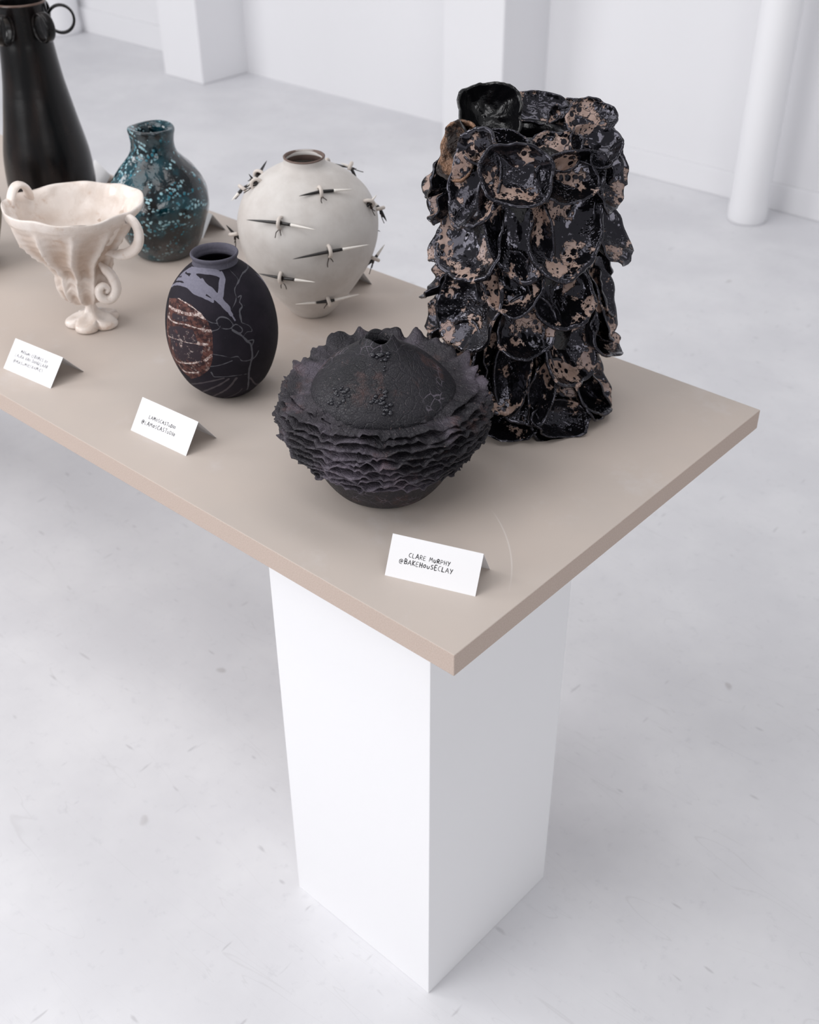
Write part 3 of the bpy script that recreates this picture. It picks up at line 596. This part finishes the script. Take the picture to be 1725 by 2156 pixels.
def cw(x, y, z, a, r): k = 1+.05*nz(x, y, z, 14, 3); return x*k, y*k, z
lathe('core', [(.092, 0), (.1030, .004), (.1050, .05), (.1010, .2), (.0980, .33), (.0980, .39), (.0900, .416), (.0740, .430), (.0540, .438), (.0400, .441), (.0350, .436), (.0340, .42), (.045, .37), (.07, .2), (.03, .06), (0, .05)], 80, BLAV, ts, cw, 5)
def shell(c, N, up, w_, h_, depth, seed, mat=LAVA, lipb=.35, thick=.0034):
    """a cupped oyster-like dish: c centre, N facing, up its upper side"""
    N = Vector(N).normalized(); up = Vector(up); up = (up-N*up.dot(N)).normalized(); rt = up.cross(N); c = Vector(c)
    nr, na = 16, 76; V = []; rnd = random.Random(seed); sq = rnd.uniform(2.1, 2.9); sk = rnd.uniform(-.18, .18)
    rows = [(i/(nr-1), 0) for i in range(nr)]
    rows += [(1.035, .35), (1.045, .75), (1.01, 1.0)] + [(i/(nr-1), 1) for i in range(nr-3, -1, -3)]
    for rho, back in rows:
        for j in range(na):
            a = 2*PI*j/na; ca, sa = math.cos(a), math.sin(a)
            sup = (abs(ca)**sq+abs(sa)**sq)**(-1/sq)
            wob_ = 1+.13*nz(ca*1.2, sa*1.2, seed*3.1, 1.0)+.06*nz(ca*3, sa*3, seed*1.7, 1.0)+.025*nz(ca*8, sa*8, seed, 1.0)*rho+.010*nz(ca*17, sa*17, seed, 1.0)*rho
            R = rho*sup*wob_; x = R*ca*w_/2; y = R*sa*h_/2+sk*x*.6
            cup = depth*(min(rho, 1)**2.2)*(1+lipb*(-sa)+.20*math.sin(2*a+seed)+.22*nz(ca*2, sa*2, seed*2.3, 1.2))
            cup += .0022*nz(x*60, y*60, seed, 1.0)*(1-back)+.0016*math.sin(7*a+seed)*rho**4
            cup += .0024*math.exp(-((rho-.96)/.055)**2)*(1+.8*nz(ca*5, sa*5, seed, 1.0)); cup += .0026*nz(ca*rho*3.2+seed, sa*rho*3.2, seed, 1.0)*(1-back)
            V.append(c+rt*x+up*y+N*(cup-thick*back))
    F = grid_faces(len(rows), na); F.append(tuple(reversed(range(na)))); F.append(tuple(range((len(rows)-1)*na, len(rows)*na)))
    V = [Vector((v.x, v.y, max(v.z, .0005))) for v in V]
    o = meshobj('shell', V, F, mat, ts)
    rv = [max(min(1, (rho-.86)/.12), back) for rho, back in rows for j in range(na)]
    o.data.attributes.new('rim', 'FLOAT', 'POINT').data.foreach_set('value', rv)
    return o
SH = [(-1.59, 0.5, 0.107, 0.08), (-0.79, 0.5, 0.083, 0.041), (-0.09, 0.491, 0.096, 0.062), (-0.56, 0.5, 0.05, 0.028), (-2.01, 0.442, 0.103, 0.093), (-1.3, 0.471, 0.094, 0.049), (-0.74, 0.471, 0.07, 0.054), (-0.25, 0.467, 0.076, 0.051), (0.41, 0.432, 0.082, 0.054), (-1.08, 0.434, 0.094, 0.082), (-1.56, 0.394, 0.077, 0.119), (-0.43, 0.425, 0.104, 0.07), (-2.45, 0.373, 0.109, 0.073), (-2.45, 0.334, 0.091, 0.071), (-1.06, 0.348, 0.086, 0.161), (-0.47, 0.346, 0.101, 0.154), (0.17, 0.322, 0.127, 0.117), (-1.7, 0.305, 0.117, 0.114), (-2.45, 0.277, 0.058, 0.075), (0.11, 0.389, 0.079, 0.086), (-1.59, 0.204, 0.114, 0.126), (-1.03, 0.252, 0.078, 0.08), (-0.46, 0.242, 0.082, 0.11), (-0.88, 0.188, 0.081, 0.084), (-0.26, 0.145, 0.102, 0.117), (0.55, 0.184, 0.139, 0.119), (-1.15, 0.108, 0.069, 0.11), (-0.85, 0.09, 0.068, 0.126), (-0.46, 0.043, 0.076, 0.121), (0.21, 0.049, 0.113, 0.091), (-1.02, 0.004, 0.071, 0.056), (0.54, 0.015, 0.073, 0.082), (-2.44, 0.139, 0.077, 0.067), (-2.45, 0.208, 0.077, 0.058), (0.31, 0.138, 0.1, 0.075), (0.54, 0.152, 0.066, 0.075), (0.21, 0.0, 0.113, 0.062), (-1.6, 0.119, 0.067, 0.103), (-0.43, 0.0, 0.079, 0.051)]
e1 = Vector((.8126, .5828, 0)); e2 = Vector((-.5828, .8126, 0)); Z3 = Vector((0, 0, 1))
rr = random.Random(5)
for i, (t, z, w_, h_) in enumerate(SH):
    if i in (0, 1, 2, 3, 4, 5, 6, 7, 8): continue
    w_ = min(w_, .118); z = max(z, h_*.46)
    if z < .14: w_ *= 1.22
    if i in (9, 11): z -= .020; h_ *= .88
    if abs((t+.949+PI) % (2*PI)-PI) > .95: w_ = min(w_, .082)
    tl = rr.uniform(.08, .34); d = Vector((math.cos(t), math.sin(t), 0)); tw = rr.uniform(-.3, .3)
    N = (d+Z3*tl+Vector((-d.y, d.x, 0))*rr.uniform(-.15, .15)).normalized(); up = Z3+Vector((-d.y, d.x, 0))*tw
    big = w_*h_/.01; rad = .0985+rr.uniform(-.002, .009)+(.004 if big < .8 else 0)+(.006 if z < .14 else 0)
    shell(d*rad+Z3*z, N, up, w_*1.08, h_*1.10, .024+rr.uniform(-.003, .008), 20+i)
top = [  # centre (e1, e2, z), facing (e1, e2, z), up, width, height, depth, material
    ((-.074, -.008, .472), (.30, -1.0, .55), (-.1, .3, 1), .094, .086, .034, BLAV),
    ((.012, .066, .464), (.05, -.75, .9), (.1, .8, .8), .088, .060, .010, LAVA),
    ((.098, .012, .462), (-.05, -.8, .75), (.2, .6, .9), .074, .070, .012, LAVA),
    ((.058, .048, .450), (.1, -.7, .9), (0, .8, .8), .060, .050, .010, LAVA),
    ((-.102, -.052, .434), (-.62, -.8, .32), (-.05, .1, 1), .066, .088, .022, BRZ),
    ((-.048, -.076, .438), (-.2, -.75, .8), (.15, .8, .7), .108, .062, .016, LAVA),
    ((.036, -.080, .438), (.1, -.75, .8), (0, .8, .7), .084, .066, .020, LAVA),
    ((.100, -.062, .444), (.2, -.8, .7), (0, .7, .8), .076, .064, .020, LAVA),
    ((.128, -.008, .408), (.9, -.35, .1), (.0, .1, 1), .060, .070, .018, LAVA),
    ((-.07, .078, .446), (-.4, .5, .8), (.1, .8, -.6), .085, .07, .014, LAVA),
    ((.04, .10, .435), (.3, .8, .6), (.1, .6, -.8), .085, .07, .014, LAVA),
    ((-.105, .03, .44), (-.8, .1, .6), (0, .2, 1), .07, .07, .014, LAVA)]
for i, (c, N, up, w_, h_, dp, mt) in enumerate(top):
    f = lambda v: e1*v[0]+e2*v[1]+Z3*v[2]
    c = (c[0]*.88, c[1]*.86, c[2]-.014)
    o = shell(f(c), f(N), f(up), w_*.95, h_*.95, dp, 70+i, mt, lipb=.15)
    if mt is BRZ: o['label'] = 'shiny bronze shell at the upper left'
for i in range(7):          # far side
    for k in range(4):
        t = .95+k*.62+(.3 if i % 2 else 0); z = .05+i*.059; d = Vector((math.cos(t), math.sin(t), 0))
        shell(d*(.101+rr.uniform(0, .008))+Z3*z, d+Z3*rr.uniform(0, .25), Z3+Vector((-d.y, d.x, 0))*rr.uniform(-.3, .3), .095, .098, .021, 200+i*9+k)
